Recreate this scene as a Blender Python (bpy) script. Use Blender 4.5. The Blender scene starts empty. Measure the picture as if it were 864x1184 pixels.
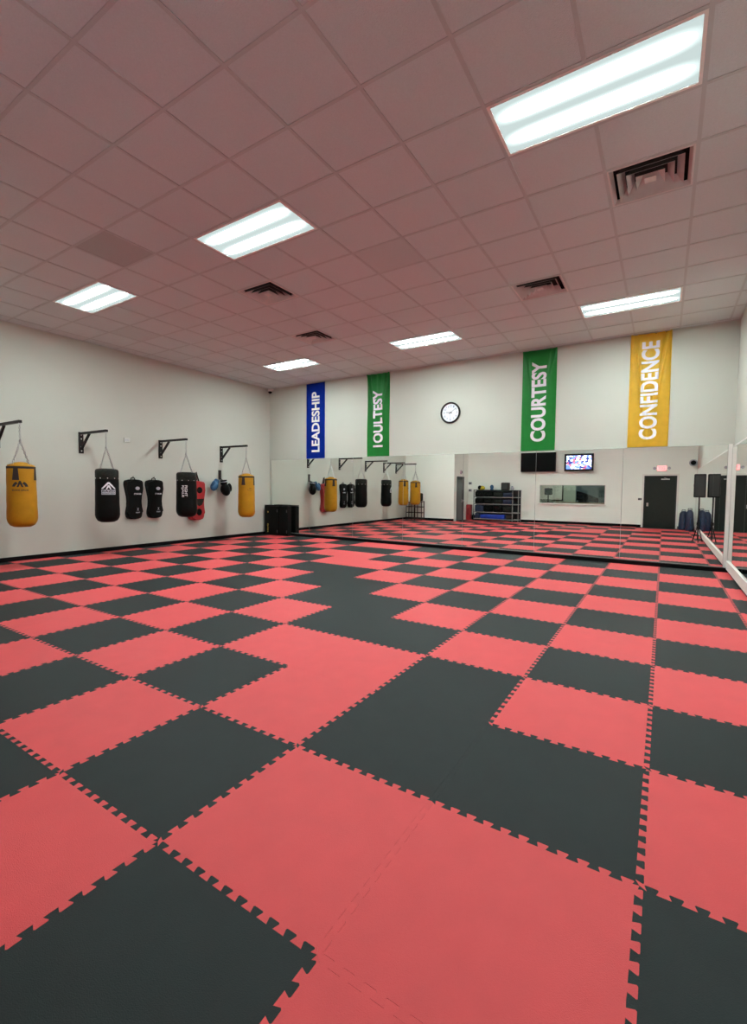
import bpy, bmesh, math, random
from mathutils import Vector, Matrix
PI = math.pi
random.seed(7)
SC = bpy.context.scene
COL = SC.collection

# ------------------------------------------------------------------ materials
def lin(c):
    return tuple((x/12.92 if x <= .04045 else ((x+.055)/1.055)**2.4) for x in c)

def rgb(r, g, b):
    return lin((r/255, g/255, b/255))

def mat(name, col, rough=.5, metal=0., spec=.5, bump=0., bscale=200., vary=0., vscale=6., coat=0.):
    m = bpy.data.materials.new(name)
    m.use_nodes = True
    nt = m.node_tree
    b = nt.nodes['Principled BSDF']
    b.inputs['Roughness'].default_value = rough
    b.inputs['Metallic'].default_value = metal
    b.inputs['Specular IOR Level'].default_value = spec
    b.inputs['Coat Weight'].default_value = coat
    tc = nt.nodes.new('ShaderNodeTexCoord')
    n = nt.nodes.new('ShaderNodeTexNoise')
    n.inputs['Scale'].default_value = vscale
    n.inputs['Detail'].default_value = 3
    nt.links.new(tc.outputs['Object'], n.inputs['Vector'])
    r = nt.nodes.new('ShaderNodeValToRGB')
    r.color_ramp.elements[0].position = .3
    r.color_ramp.elements[1].position = .7
    r.color_ramp.elements[0].color = tuple(c*(1-vary) for c in col)+(1,)
    r.color_ramp.elements[1].color = tuple(min(1, c*(1+vary)) for c in col)+(1,)
    nt.links.new(n.outputs['Fac'], r.inputs['Fac'])
    nt.links.new(r.outputs['Color'], b.inputs['Base Color'])
    if bump:
        n2 = nt.nodes.new('ShaderNodeTexNoise')
        n2.inputs['Scale'].default_value = bscale
        n2.inputs['Detail'].default_value = 2
        nt.links.new(tc.outputs['Object'], n2.inputs['Vector'])
        bp = nt.nodes.new('ShaderNodeBump')
        bp.inputs['Strength'].default_value = bump
        bp.inputs['Distance'].default_value = .01
        nt.links.new(n2.outputs['Fac'], bp.inputs['Height'])
        nt.links.new(bp.outputs['Normal'], b.inputs['Normal'])
    return m

def emit(name, col, strength):
    m = bpy.data.materials.new(name)
    m.use_nodes = True
    nt = m.node_tree
    nt.nodes.clear()
    o = nt.nodes.new('ShaderNodeOutputMaterial')
    e = nt.nodes.new('ShaderNodeEmission')
    e.inputs['Color'].default_value = col+(1,)
    e.inputs['Strength'].default_value = strength
    nt.links.new(e.outputs[0], o.inputs[0])
    return m

WALL_LIT = mat('wall_paint_lit', (.89, .915, .86), .75, spec=.25, bump=.12, bscale=160, vary=.012, vscale=1.2)  # same wall paint, lightened to stand for stronger light at the rear
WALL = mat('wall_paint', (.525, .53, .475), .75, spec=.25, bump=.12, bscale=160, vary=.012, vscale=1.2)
WHITE = mat('white_frame_paint', (.80, .78, .74), .45, vary=.02)
CEIL = mat('ceiling_tile_board', (.585, .635, .64), .9, spec=.15, bump=.5, bscale=110, vary=.03, vscale=60)
CEILD = mat('ceiling_tile_board_aged', (.54, .58, .58), .9, spec=.15, bump=.5, bscale=110, vary=.03, vscale=60)
GRID = mat('ceiling_grid_metal', (.48, .51, .51), .5, spec=.3, vary=.02)  # as white as the tiles; darker tone stands for shade on the bars
RETURN = mat('return_panel_metal', (.40, .415, .415), .6, vary=.05, vscale=120)
RED = mat('red_foam', (.755, .090, .098), .5, spec=.21, bump=.25, bscale=260, vary=.03, vscale=5)
BLK = mat('black_foam', (.0195, .0265, .0272), .55, spec=.18, bump=.25, bscale=260, vary=.06, vscale=5)
SUB = mat('sub_floor', (.02, .018, .018), .9)
BASEM = mat('black_rubber', (.004, .0035, .004), .6, spec=.1, vary=.2)
STEEL = mat('black_steel', (.011, .008, .0075), .45, spec=.25, vary=.1)
CHROME = mat('chain_steel', (.50, .50, .49), .35, metal=1.)
GOLD = mat('gold_vinyl', (.43, .205, .008), .5, spec=.2, bump=.18, bscale=22, vary=.10, vscale=4)
BVINYL = mat('black_vinyl', (.0035, .004, .0035), .5, spec=.12, bump=.22, bscale=22, vary=.2)
BVINYL2 = mat('scuffed_black_vinyl', (.010, .011, .008), .55, spec=.25, bump=.4, bscale=30, vary=.6, vscale=16)
BROWN = mat('dark_strap_webbing', (.020, .010, .008), .7, vary=.2)
REDV = mat('red_vinyl', (.34, .022, .026), .4, spec=.45, bump=.12, bscale=25, vary=.08)
BLUEV = mat('blue_vinyl', (.012, .085, .19), .4, spec=.5, bump=.1, bscale=30, vary=.1)
NAVY = mat('navy_vinyl', (.012, .022, .06), .45, spec=.5, bump=.2, bscale=18, vary=.3)
DGREY = mat('dark_grey_plastic', (.03, .03, .032), .5)
LETW = mat('white_print', (.78, .77, .80), .6)
LETG = mat('grey_print', (.45, .45, .50), .6)
LETK = mat('black_print', (.02, .016, .010), .6)
LETY = mat('gold_print', (.55, .38, .06), .5)
CLOCKF = mat('clock_face_paper', (.78, .80, .86), .5)
CLOCKI = mat('clock_ink', (.33, .35, .45), .6)
CLOCKH = mat('clock_hand', (.05, .05, .06), .5)
BBLUE = mat('blue_banner_cloth', (.004, .036, .44), .6, spec=.12, bump=.05, bscale=300, vary=.04)
BGREEN = mat('green_banner_cloth', (.022, .34, .055), .33, spec=.4, bump=.05, bscale=300, vary=.05)
BYEL = mat('yellow_banner_cloth', (.93, .61, .055), .33, spec=.4, bump=.05, bscale=300, vary=.05)
DOORG = mat('grey_door_paint', (.022, .027, .024), .45, spec=.2, vary=.04)
DOORL = mat('light_grey_door', (.17, .18, .18), .45, vary=.06)
SILVER = mat('brushed_silver', (.6, .6, .6), .3, metal=1.)
SHELF = mat('shelf_grey_steel', (.30, .29, .28), .45, metal=.3)
SHELFD = mat('shelf_dark_steel', (.025, .03, .035), .5)
BLUEM = mat('bright_blue_vinyl', (.012, .05, .42), .4, vary=.15)
YELV = mat('yellow_vinyl', (.55, .42, .02), .4)
VENTM = mat('vent_painted_metal', (.64, .59, .575), .45, vary=.03)
VENTB = mat('vent_shaded_back', (.045, .042, .036), .7, vary=.2, vscale=20)  # shade behind the louvers, put into the colour
VENTD = mat('vent_dark_duct', (.012, .011, .010), .8)
SCREEN = mat('tv_black_glass', (.003, .003, .0035), .3, spec=.1)
DESK = mat('desk_wood', (.30, .19, .10), .5, vary=.1)
BLIND = mat('window_blind', (.05, .085, .11), .6, vary=.1)
TINT = mat('grey_green_paint', (.50, .54, .48), .7)

MIR = bpy.data.materials.new('mirror_silver')
MIR.use_nodes = True
_b = MIR.node_tree.nodes['Principled BSDF']
_b.inputs['Metallic'].default_value = 1
_b.inputs['Roughness'].default_value = 0.0
_b.inputs['Base Color'].default_value = (.91, .945, .905, 1)
MIREDGE = mat('mirror_edge', (.42, .45, .42), .3)

GLASS = bpy.data.materials.new('window_glass')
GLASS.use_nodes = True
_nt = GLASS.node_tree
_nt.nodes.clear()
_o = _nt.nodes.new('ShaderNodeOutputMaterial')
_mx = _nt.nodes.new('ShaderNodeMixShader')
_t = _nt.nodes.new('ShaderNodeBsdfTransparent')
_t.inputs[0].default_value = (.80, .88, .86, 1)
_g = _nt.nodes.new('ShaderNodeBsdfGlossy')
_g.inputs['Roughness'].default_value = .02
_mx.inputs[0].default_value = .10
_nt.links.new(_t.outputs[0], _mx.inputs[1])
_nt.links.new(_g.outputs[0], _mx.inputs[2])
_nt.links.new(_mx.outputs[0], _o.inputs[0])

# lamp lens: two bright fluorescent tubes glowing through an acrylic lens
LENS_GAP, LENS_TUBE = .225, 32.0
LENS = bpy.data.materials.new('lamp_lens')
LENS.use_nodes = True
_nt = LENS.node_tree
_nt.nodes.clear()
_o = _nt.nodes.new('ShaderNodeOutputMaterial')
_e = _nt.nodes.new('ShaderNodeEmission')
_tc = _nt.nodes.new('ShaderNodeTexCoord')
_sx = _nt.nodes.new('ShaderNodeSeparateXYZ')
_nt.links.new(_tc.outputs['Object'], _sx.inputs[0])
def _math(op, a, b=None):
    n = _nt.nodes.new('ShaderNodeMath')
    n.operation = op
    for k, v in enumerate((a, b)):
        if v is None:
            continue
        if isinstance(v, (int, float)):
            n.inputs[k].default_value = v
        else:
            _nt.links.new(v, n.inputs[k])
    return n.outputs[0]
_ay = _math('ABSOLUTE', _sx.outputs['Y'])
_dy = _math('DIVIDE', _math('ABSOLUTE', _math('SUBTRACT', _ay, .165)), .088)
_dx = _math('DIVIDE', _math('ABSOLUTE', _sx.outputs['X']), .78)
_d = _math('ADD', _math('POWER', _dy, 2.0), _math('POWER', _dx, 8.0))
_mr = _nt.nodes.new('ShaderNodeMapRange')
_mr.interpolation_type = 'SMOOTHSTEP'
_mr.inputs['From Min'].default_value = 1.25
_mr.inputs['From Max'].default_value = .25
_mr.inputs['To Min'].default_value = LENS_GAP
_mr.inputs['To Max'].default_value = LENS_TUBE
_nt.links.new(_d, _mr.inputs['Value'])
_e.inputs['Color'].default_value = (.85, 1.0, .98, 1)
_m2 = _nt.nodes.new('ShaderNodeMapRange')
_m2.interpolation_type = 'SMOOTHSTEP'
_m2.inputs['From Min'].default_value = 2.6
_m2.inputs['From Max'].default_value = .9
_m2.inputs['To Min'].default_value = 0
_m2.inputs['To Max'].default_value = .12
_nt.links.new(_d, _m2.inputs['Value'])
_nt.links.new(_math('ADD', _mr.outputs[0], _m2.outputs[0]), _e.inputs['Strength'])
_nt.links.new(_e.outputs[0], _o.inputs[0])

# TV picture: a busy sports crowd in blue, white, red and dark
TVP = bpy.data.materials.new('tv_picture')
TVP.use_nodes = True
_nt = TVP.node_tree
_nt.nodes.clear()
_o = _nt.nodes.new('ShaderNodeOutputMaterial')
_e = _nt.nodes.new('ShaderNodeEmission')
_tc = _nt.nodes.new('ShaderNodeTexCoord')
_v = _nt.nodes.new('ShaderNodeTexVoronoi')
_v.inputs['Scale'].default_value = 11
_nt.links.new(_tc.outputs['Object'], _v.inputs['Vector'])
_s2 = _nt.nodes.new('ShaderNodeSeparateColor')
_nt.links.new(_v.outputs['Color'], _s2.inputs[0])
_r = _nt.nodes.new('ShaderNodeValToRGB')
_r.color_ramp.interpolation = 'CONSTANT'
for k, (pos, c) in enumerate([(0, (.03, .04, .18)), (.2, (.10, .18, .62)), (.42, (.8, .8, .95)), (.62, (.55, .10, .12)),
                              (.74, (.25, .35, .75)), (.86, (.9, .85, .9)), (.95, (.10, .05, .12))]):
    if k < 2:
        el = _r.color_ramp.elements[k]
        el.position = pos
    else:
        el = _r.color_ramp.elements.new(pos)
    el.color = c+(1,)
_nt.links.new(_s2.outputs[0], _r.inputs[0])
_nt.links.new(_r.outputs[0], _e.inputs[0])
_e.inputs[1].default_value = 1.1
_nt.links.new(_e.outputs[0], _o.inputs[0])
EXITM = emit('exit_sign_glow', (1.0, .22, .22), 1.0)

# ------------------------------------------------------------------ helpers
def tag(o, label=None, cat=None, group=None, kind=None):
    if label: o['label'] = label
    if cat: o['category'] = cat
    if group: o['group'] = group
    if kind: o['kind'] = kind
    return o

def thing(name, label, cat, loc=(0, 0, 0), rz=0., group=None):
    o = bpy.data.objects.new(name, None)
    COL.objects.link(o)
    o.empty_display_size = .1
    o.location = loc
    o.rotation_euler = (0, 0, rz)
    return tag(o, label, cat, group)

def obj(name, bm, m, parent=None, smooth=False, loc=(0, 0, 0)):
    me = bpy.data.meshes.new(name)
    bmesh.ops.recalc_face_normals(bm, faces=bm.faces)
    bm.to_mesh(me)
    bm.free()
    for mm in (m if isinstance(m, (list, tuple)) else [m]):
        me.materials.append(mm)
    if smooth:
        for p in me.polygons:
            p.use_smooth = True
        if smooth != 'all':
            me.set_sharp_from_angle(angle=math.radians(38))
    o = bpy.data.objects.new(name, me)
    COL.objects.link(o)
    o.location = loc
    if parent: o.parent = parent
    return o

def struct(name, bm, m, parent=None, **k):
    o = obj(name, bm, m, parent, **k)
    if not parent: o['kind'] = 'structure'
    return o

def B():
    return bmesh.new()

def box(bm, x0, x1, y0, y1, z0, z1, bevel=0., seg=2):
    r = bmesh.ops.create_cube(bm, size=1)
    vs = r['verts']
    bmesh.ops.scale(bm, vec=(x1-x0, y1-y0, z1-z0), verts=vs)
    bmesh.ops.translate(bm, vec=((x0+x1)/2, (y0+y1)/2, (z0+z1)/2), verts=vs)
    if bevel:
        es = list({e for v in vs for e in v.link_edges})
        bmesh.ops.bevel(bm, geom=es, offset=bevel, segments=seg, affect='EDGES', profile=.5)
    return bm

def bx(*a, **k):
    return box(B(), *a, **k)

def tube(bm, pts, r, n=8, caps=True):
    """tube along a polyline"""
    pts = [Vector(p) for p in pts]
    rings = []
    up = Vector((0, 0, 1))
    for k, p in enumerate(pts):
        d = (pts[min(k+1, len(pts)-1)]-pts[max(k-1, 0)]).normalized()
        u = d.cross(up)
        if u.length < 1e-3: u = d.cross(Vector((1, 0, 0)))
        u.normalize()
        v = d.cross(u).normalized()
        rr = r[k] if isinstance(r, (list, tuple)) else r
        rings.append([bm.verts.new(p+rr*(math.cos(2*PI*i/n)*u+math.sin(2*PI*i/n)*v)) for i in range(n)])
    for a, b in zip(rings, rings[1:]):
        for i in range(n):
            bm.faces.new((a[i], a[(i+1) % n], b[(i+1) % n], b[i]))
    if caps:
        bm.faces.new(rings[0])
        bm.faces.new(rings[-1])
    return bm

def bar(bm, a, b, w, h):
    """square bar from a to b (w sideways, h the other way)"""
    a, b = Vector(a), Vector(b)
    d = (b-a).normalized()
    u = d.cross(Vector((0, 0, 1)))
    if u.length < 1e-3: u = Vector((1, 0, 0))
    u.normalize()
    v = d.cross(u)
    q = []
    for p in (a, b):
        q.append([bm.verts.new(p+u*sx*w/2+v*sy*h/2) for sx, sy in ((-1, -1), (1, -1), (1, 1), (-1, 1))])
    for i in range(4):
        bm.faces.new((q[0][i], q[0][(i+1) % 4], q[1][(i+1) % 4], q[1][i]))
    bm.faces.new(q[0])
    bm.faces.new(q[1])
    return bm

def lathe(bm, prof, n=32, c=(0, 0, 0), axis='z', sy=1.):
    """prof: list of (radius, height)"""
    rings = []
    for r, h in prof:
        ring = []
        for i in range(n):
            a = 2*PI*i/n
            x, y = r*math.cos(a), r*math.sin(a)*sy
            p = {'z': (x, y, h), 'y': (x, h, y), 'x': (h, x, y)}[axis]
            ring.append(bm.verts.new((c[0]+p[0], c[1]+p[1], c[2]+p[2])))
        rings.append(ring)
    for a, b in zip(rings, rings[1:]):
        for i in range(n):
            bm.faces.new((a[i], a[(i+1) % n], b[(i+1) % n], b[i]))
    bm.faces.new(rings[0])
    bm.faces.new(rings[-1])
    return bm

def prism(bm, pts, axis, lo, hi):
    """outline (a, b) extruded along axis: x -> (.,a,b)  y -> (a,.,b)  z -> (a,b,.)"""
    f = {'x': lambda a, b, t: (t, a, b), 'y': lambda a, b, t: (a, t, b), 'z': lambda a, b, t: (a, b, t)}[axis]
    A = [bm.verts.new(f(a, b, lo)) for a, b in pts]
    C = [bm.verts.new(f(a, b, hi)) for a, b in pts]
    n = len(pts)
    for i in range(n):
        bm.faces.new((A[i], A[(i+1) % n], C[(i+1) % n], C[i]))
    bm.faces.new(A)
    bm.faces.new(C)
    return bm

def blob(bm, c, r, seg=20):
    g = bmesh.ops.create_uvsphere(bm, u_segments=seg, v_segments=seg//2+2, radius=1)
    bmesh.ops.scale(bm, vec=r, verts=g['verts'])
    bmesh.ops.translate(bm, vec=c, verts=g['verts'])
    return g['verts']

def text_bm(s, w, h, bold=.0, space=1.0, depth=0.):
    """flat lettering filling the box 0..w x 0..h in the xy plane"""
    cu = bpy.data.curves.new('t', 'FONT')
    cu.body = s
    cu.size = 1
    cu.offset = bold
    cu.space_character = space
    cu.resolution_u = 4
    cu.extrude = depth
    o = bpy.data.objects.new('t', cu)
    COL.objects.link(o)
    bpy.context.view_layer.update()
    me = bpy.data.meshes.new_from_object(o)
    bpy.data.objects.remove(o)
    bpy.data.curves.remove(cu)
    bm = B()
    bm.from_mesh(me)
    bpy.data.meshes.remove(me)
    xs = [v.co.x for v in bm.verts]
    ys = [v.co.y for v in bm.verts]
    for v in bm.verts:
        v.co.x = (v.co.x-min(xs))/(max(xs)-min(xs))*w
        v.co.y = (v.co.y-min(ys))/(max(ys)-min(ys))*h
    return bm

def slice_bm(bm, axis, step, lo, hi):
    n = Vector((1, 0, 0)) if axis == 0 else Vector((0, 1, 0)) if axis == 1 else Vector((0, 0, 1))
    t = lo+step
    while t < hi:
        bmesh.ops.bisect_plane(bm, geom=bm.verts[:]+bm.edges[:]+bm.faces[:], plane_co=n*t, plane_no=n)
        t += step

# ------------------------------------------------------------------ room sizes
XL, XR, YB, YR, ZC = -10.4, 3.27, 11.14, -1.60, 5.34
BUX, BUY = -7.45, .43           # bump-out at the rear left
T = .15

# ---- structure
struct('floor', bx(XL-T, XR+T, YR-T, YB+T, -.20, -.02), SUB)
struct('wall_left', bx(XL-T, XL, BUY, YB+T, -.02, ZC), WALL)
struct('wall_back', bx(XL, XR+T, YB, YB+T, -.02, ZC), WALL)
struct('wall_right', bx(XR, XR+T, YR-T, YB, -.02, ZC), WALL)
struct('wall_rear_left', bx(XL-T, BUX-.12, BUY-.12, BUY, -.02, ZC), WALL_LIT)
# side wall of the recess with its door opening
DY0, DY1, DZ = -.95, .06, 2.40
bm = B()
box(bm, BUX-.12, BUX, YR-T, DY0, -.02, ZC)
box(bm, BUX-.12, BUX, DY1, BUY, -.02, ZC)
box(bm, BUX-.12, BUX, DY0, DY1, DZ, ZC)
struct('wall_recess', bm, WALL_LIT)
d2 = struct('door_2', bx(BUX-.09, BUX-.05, DY0+.04, DY1-.04, 0, DZ-.04, bevel=.004), DOORL)
bm = B()
box(bm, BUX-.11, BUX+.025, DY0, DY0+.05, -.02, DZ)
box(bm, BUX-.11, BUX+.025, DY1-.05, DY1, -.02, DZ)
box(bm, BUX-.11, BUX+.025, DY0, DY1, DZ-.16, DZ+.01)
struct('door_frame', bm, DGREY, d2)
bm = B()
box(bm, BUX-.05, BUX-.03, DY0+.08, DY0+.14, .98, 1.16)
lathe(bm, [(.012, BUX-.03), (.012, BUX+.02), (.035, BUX+.03), (.035, BUX+.06)], 12, (0, DY0+.11, 1.08), 'x')
struct('door_handle', bm, SILVER, d2)
# rear wall with window and door openings
WX0, WX1, WZ0, WZ1 = -3.50, -.38, 1.02, 2.00
DX0, DX1, DH = 1.24, 2.53, 2.43
bm = B()
box(bm, BUX, WX0, YR-T, YR, -.02, ZC)
box(bm, WX0, WX1, YR-T, YR, -.02, WZ0)
box(bm, WX0, WX1, YR-T, YR, WZ1, ZC)
box(bm, WX1, DX0, YR-T, YR, -.02, ZC)
box(bm, DX0, DX1, YR-T, YR, DH, ZC)
box(bm, DX1, XR, YR-T, YR, -.02, ZC)
struct('wall_rear', bm, WALL_LIT)
d1 = struct('door_1', bx(DX0+.03, DX1-.03, YR-.10, YR-.055, .0, DH-.03, bevel=.004), DOORG)
bm = B()
box(bm, DX0, DX0+.035, YR-.14, YR+.018, -.02, DH)
box(bm, DX1-.035, DX1, YR-.14, YR+.018, -.02, DH)
box(bm, DX0, DX1, YR-.14, YR+.018, DH-.035, DH)
struct('door_frame', bm, DGREY, d1)
bm = B()
lathe(bm, [(.03, YR-.055), (.03, YR-.04), (.012, YR-.035), (.012, YR-.01), (.032, YR), (.036, YR+.02), (.02, YR+.035)], 16, (DX0+.16, 0, 1.08), 'y')
box(bm, DX0+.12, DX0+.20, YR-.056, YR-.05, 1.0, 1.16)
struct('door_knob', bm, SILVER, d1, smooth=True)
bm = B()
box(bm, DX1-.62, DX1-.28, YR-.056, YR-.0, DH-.19, DH-.14, bevel=.006)
bar(bm, (DX1-.34, YR-.01, DH-.15), (DX1-.5, YR+.02, DH-.10), .025, .015)
struct('door_closer', bm, SILVER, d1)
bm = B()
for a in ((DX0-.08, DX0), (DX1, DX1+.08)):
    box(bm, a[0], a[1], YR, YR+.02, -.02, DH+.08)
box(bm, DX0, DX1, YR, YR+.02, DH, DH+.08)
struct('door_casing', bm, WHITE, d1)
w1 = struct('window_1', bx(WX0+.02, WX1-.02, YR-.085, YR-.075, WZ0+.02, WZ1-.02), GLASS)
bm = B()
box(bm, WX0, WX1, YR-.13, YR+.02, WZ0, WZ0+.03)
box(bm, WX0, WX1, YR-.13, YR+.02, WZ1-.03, WZ1)
box(bm, WX0, WX0+.03, YR-.13, YR+.02, WZ0+.03, WZ1-.03)
box(bm, WX1-.03, WX1, YR-.13, YR+.02, WZ0+.03, WZ1-.03)
struct('window_frame', bm, WHITE, w1)
struct('window_sill', bx(WX0-.05, WX1+.05, YR+.001, YR+.07, WZ0-.05, WZ0-.005, bevel=.006), WHITE, w1)

# the office behind the window
OY0, OY1 = YR-T-3.0, YR-T
bm = B()
box(bm, -5.0, .6, OY0-.1, OY0, -.02, 2.8)
box(bm, -5.1, -5.0, OY0-.1, OY1, -.02, 2.8)
box(bm, .6, .7, OY0-.1, OY1, -.02, 2.8)
struct('wall_office', bm, TINT)
struct('ceiling_office', bx(-5.1, .7, OY0-.1, OY1, 2.8, 2.9), WHITE)
struct('floor_office', bx(-5.1, .7, OY0-.1, OY1, -.12, -.02), DESK)
t = thing('office_fill_lamp', 'added unseen fill lamp lighting the office behind the rear window', 'lamp', (-2.2, OY0+1.4, 2.8))  # lamp added out of view to light the office
obj('fill_panel', bx(-.6, .6, -.3, .3, -.04, -.015), emit('office_fill_glow', (1, .97, .88), 5), t)
obj('fill_housing', bx(-.65, .65, -.35, .35, -.014, -.0005), WHITE, t)

# baseboards
bm = B()
struct('baseboard_left', bx(XL, XL+.02, BUY, YB-.14, -.02, .10), BASEM)
struct('baseboard_back', bx(XL+.02, XR-.0, 11.0, YB, -.02, .085), BASEM)
struct('baseboard_rear', bx(BUX+.05, DX0-.08, YR, YR+.015, -.02, .12), BASEM)
struct('trim_1', bx(DX1+.08, XR-.02, YR, YR+.015, -.02, .12), BASEM)
struct('trim_2', bx(XL+.02, BUX, BUY, BUY+.015, -.02, .12), BASEM)
struct('baseboard_right', bx(XR-.02, XR, YR+.015, 11.0, -.02, .07), BASEM)

# ---- ceiling with its hung grid
PX, PY = .874, .79
GX = [.46+PX*k for k in range(-13, 5)]
GY = [3.10+PY*k for k in range(-6, 12)]
def cell(i, j):
    """cell bounds, i counted from x=.46, j from y=3.10"""
    return .46+PX*i, .46+PX*(i+1), 3.10+PY*j, 3.10+PY*(j+1)
LIGHTS = [(-0, 0), (-5, 0), (-10, 0), (-10, 7), (-5, 7), (0, 7)]     # left cell of each two-cell lamp
VENTS = [(1, 2), (-6, 2), (-7, 5), (-1, 5)]
RETS = [(-7, -1), (-11, 2)]
OPEN = {(i, j) for i, j in LIGHTS} | {(i+1, j) for i, j in LIGHTS} | set(VENTS)
AGED = {(-3, 2)}
GW = .036
bm = B()
for i in range(-14, 5):
    for j in range(-7, 12):
        x0, x1, y0, y1 = cell(i, j)
        x0, x1, y0, y1 = max(x0, XL-.1), min(x1, XR+.1), max(y0, YR-.1), min(y1, YB+.1)
        if x1 <= x0 or y1 <= y0 or (i, j) in OPEN or (i, j) in RETS:
            continue
        nf = len(bm.faces)
        box(bm, x0, x1, y0, y1, ZC+.006, ZC+.03)
        if (i, j) in AGED:
            bm.faces.ensure_lookup_table()
            for f in bm.faces[nf:]:
                f.material_index = 1
ceil = struct('ceiling', bm, [CEIL, CEILD])
bm = B()
for x in GX:
    if XL < x < XR:
        ys = sorted([(3.10+PY*j, 3.10+PY*(j+1)) for i, j in LIGHTS if abs(.46+PX*(i+1)-x) < .01])
        y = YR-.1
        for a, b in ys:                       # a main runner stops at each two-cell lamp it would cross
            box(bm, x-GW/2, x+GW/2, y, a, ZC-.001, ZC+.022)
            y = b
        box(bm, x-GW/2, x+GW/2, y, YB, ZC-.001, ZC+.022)
for y in GY:
    if YR < y < YB:
        box(bm, XL, XR, y-GW/2, y+GW/2, ZC, ZC+.023)
struct('ceiling_grid', bm, GRID, ceil)
struct('ceiling_deck', bx(XL-T, XR+T, YR-T, YB+T, ZC+.30, ZC+.40), SUB, ceil)
bm = B()
for x0, x1, y0, y1 in ((XL, XL+.03, YR, YB), (XR-.03, XR, YR, YB), (XL+.03, XR-.03, YB-.03, YB), (XL+.03, XR-.03, YR, YR+.03)):
    box(bm, x0, x1, y0, y1, ZC-.004, ZC+.02)
struct('trim_3', bm, GRID)

LAMP_LABEL = ['large fluorescent ceiling lamp nearest the camera at the upper right, beside the biggest vent',
              'fluorescent ceiling lamp in the near row between the darker panel and middle vent',
              'fluorescent ceiling lamp in the near row closest to the left wall',
              'fluorescent ceiling lamp in the far row above the left corner, near blue banner',
              'fluorescent ceiling lamp in the far row, in the middle above the clock',
              'fluorescent ceiling lamp in the far row above the yellow banner']
for (i, j), lab in zip(LIGHTS, LAMP_LABEL):
    x0, _, y0, y1 = cell(i, j)
    x1 = x0+2*PX
    t = thing('ceiling_lamp', lab, 'ceiling light', ((x0+x1)/2, (y0+y1)/2, ZC), group='fluorescent ceiling lamps')
    a, b = (x1-x0)/2-GW/2-.001, (y1-y0)/2-GW/2-.001
    bm = B()
    box(bm, -a, a, -b, -b+.028, -.002, .05)
    box(bm, -a, a, b-.028, b, -.002, .05)
    box(bm, -a, -a+.028, -b+.028, b-.028, -.002, .05)
    box(bm, a-.028, a, -b+.028, b-.028, -.002, .05)
    obj('frame', bm, WHITE, t)
    obj('lens', bx(-a+.028, a-.028, -b+.028, b-.028, .006, .016), LENS, t)
    obj('housing', bx(-a, a, -b, b, .052, .14), WHITE, t)

VL = ['square ceiling vent nearest the camera at the right, below the largest lamp',
      'square ceiling vent in the near row left of the middle, behind a ceiling lamp',
      'smallest square ceiling vent, farther back on the left, above the blue banner',
      'square ceiling vent farther back on the right, above the green courtesy banner']
for (i, j), lab in zip(VENTS, VL):
    x0, x1, y0, y1 = cell(i, j)
    t = thing('ceiling_vent', lab, 'vent', ((x0+x1)/2, (y0+y1)/2, ZC), group='ceiling air vents')
    a, b = PX/2-GW/2-.001, PY/2-GW/2-.001
    def ring(bm, ao, bo, zo, ai, bi, zi, th=.006, back=0):
        q = []
        for (aa, bb, z) in ((ao, bo, zo), (ai, bi, zi), (ai, bi, zi+th), (ao, bo, zo+th)):
            q.append([bm.verts.new((sx*aa, sy*bb, z)) for sx, sy in ((-1, -1), (1, -1), (1, 1), (-1, 1))])
        for k in range(4):
            for i2 in range(4):
                f = bm.faces.new((q[k][i2], q[k][(i2+1) % 4], q[(k+1) % 4][(i2+1) % 4], q[(k+1) % 4][i2]))
                f.material_index = back if k == 2 else 0      # duct side coloured dark for the unlit slots
    bm = B()
    ring(bm, a, b, -.003, a*.955, b*.955, -.003)
    ring(bm, a*.955, b*.955, -.003, a*.87, b*.87, .04)
    obj('frame', bm, VENTM, t)
    obj('duct', bx(-a, a, -b, b, .155, .165), VENTD, t)
    bm = B()
    for p, q, r, s in ((-a, -a+.01, -b, b), (a-.01, a, -b, b), (-a+.01, a-.01, -b, -b+.01), (-a+.01, a-.01, b-.01, b)):
        box(bm, p, q, r, s, .005, .15)
    obj('duct_wall', bm, VENTD, t)
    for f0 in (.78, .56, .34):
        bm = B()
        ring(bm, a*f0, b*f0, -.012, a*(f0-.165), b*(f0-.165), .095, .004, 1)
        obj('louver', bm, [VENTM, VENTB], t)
    bm = B()
    vs = [bm.verts.new((sx*a*.14, sy*b*.14, -.012)) for sx, sy in ((-1, -1), (1, -1), (1, 1), (-1, 1))]
    ap = bm.verts.new((0, 0, .03))
    bm.faces.new(vs)
    for k in range(4):
        bm.faces.new((vs[k], vs[(k+1) % 4], ap))
    obj('center_cone', bm, VENTM, t)

RL = ['darker flat square air panel in the ceiling, left of the near-row lamp', 'faint darker square air panel in the ceiling behind the left lamp']
for (i, j), lab in zip(RETS, RL):
    x0, x1, y0, y1 = cell(i, j)
    t = thing('air_return_panel', lab, 'ceiling panel', ((x0+x1)/2, (y0+y1)/2, ZC), group='flat air return panels')
    a, b = PX/2-GW/2-.001, PY/2-GW/2-.001
    m = RETURN if i == -7 else CEILD
    obj('panel', bx(-a+.02, a-.02, -b+.02, b-.02, .003, .02), m, t)
    bm = B()
    for p, q, r, s in ((-a, -a+.02, -b, b), (a-.02, a, -b, b), (-a+.02, a-.02, -b, -b+.02), (-a+.02, a-.02, b-.02, b)):
        box(bm, p, q, r, s, -.001, .02)
    obj('frame', bm, m, t)

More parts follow.
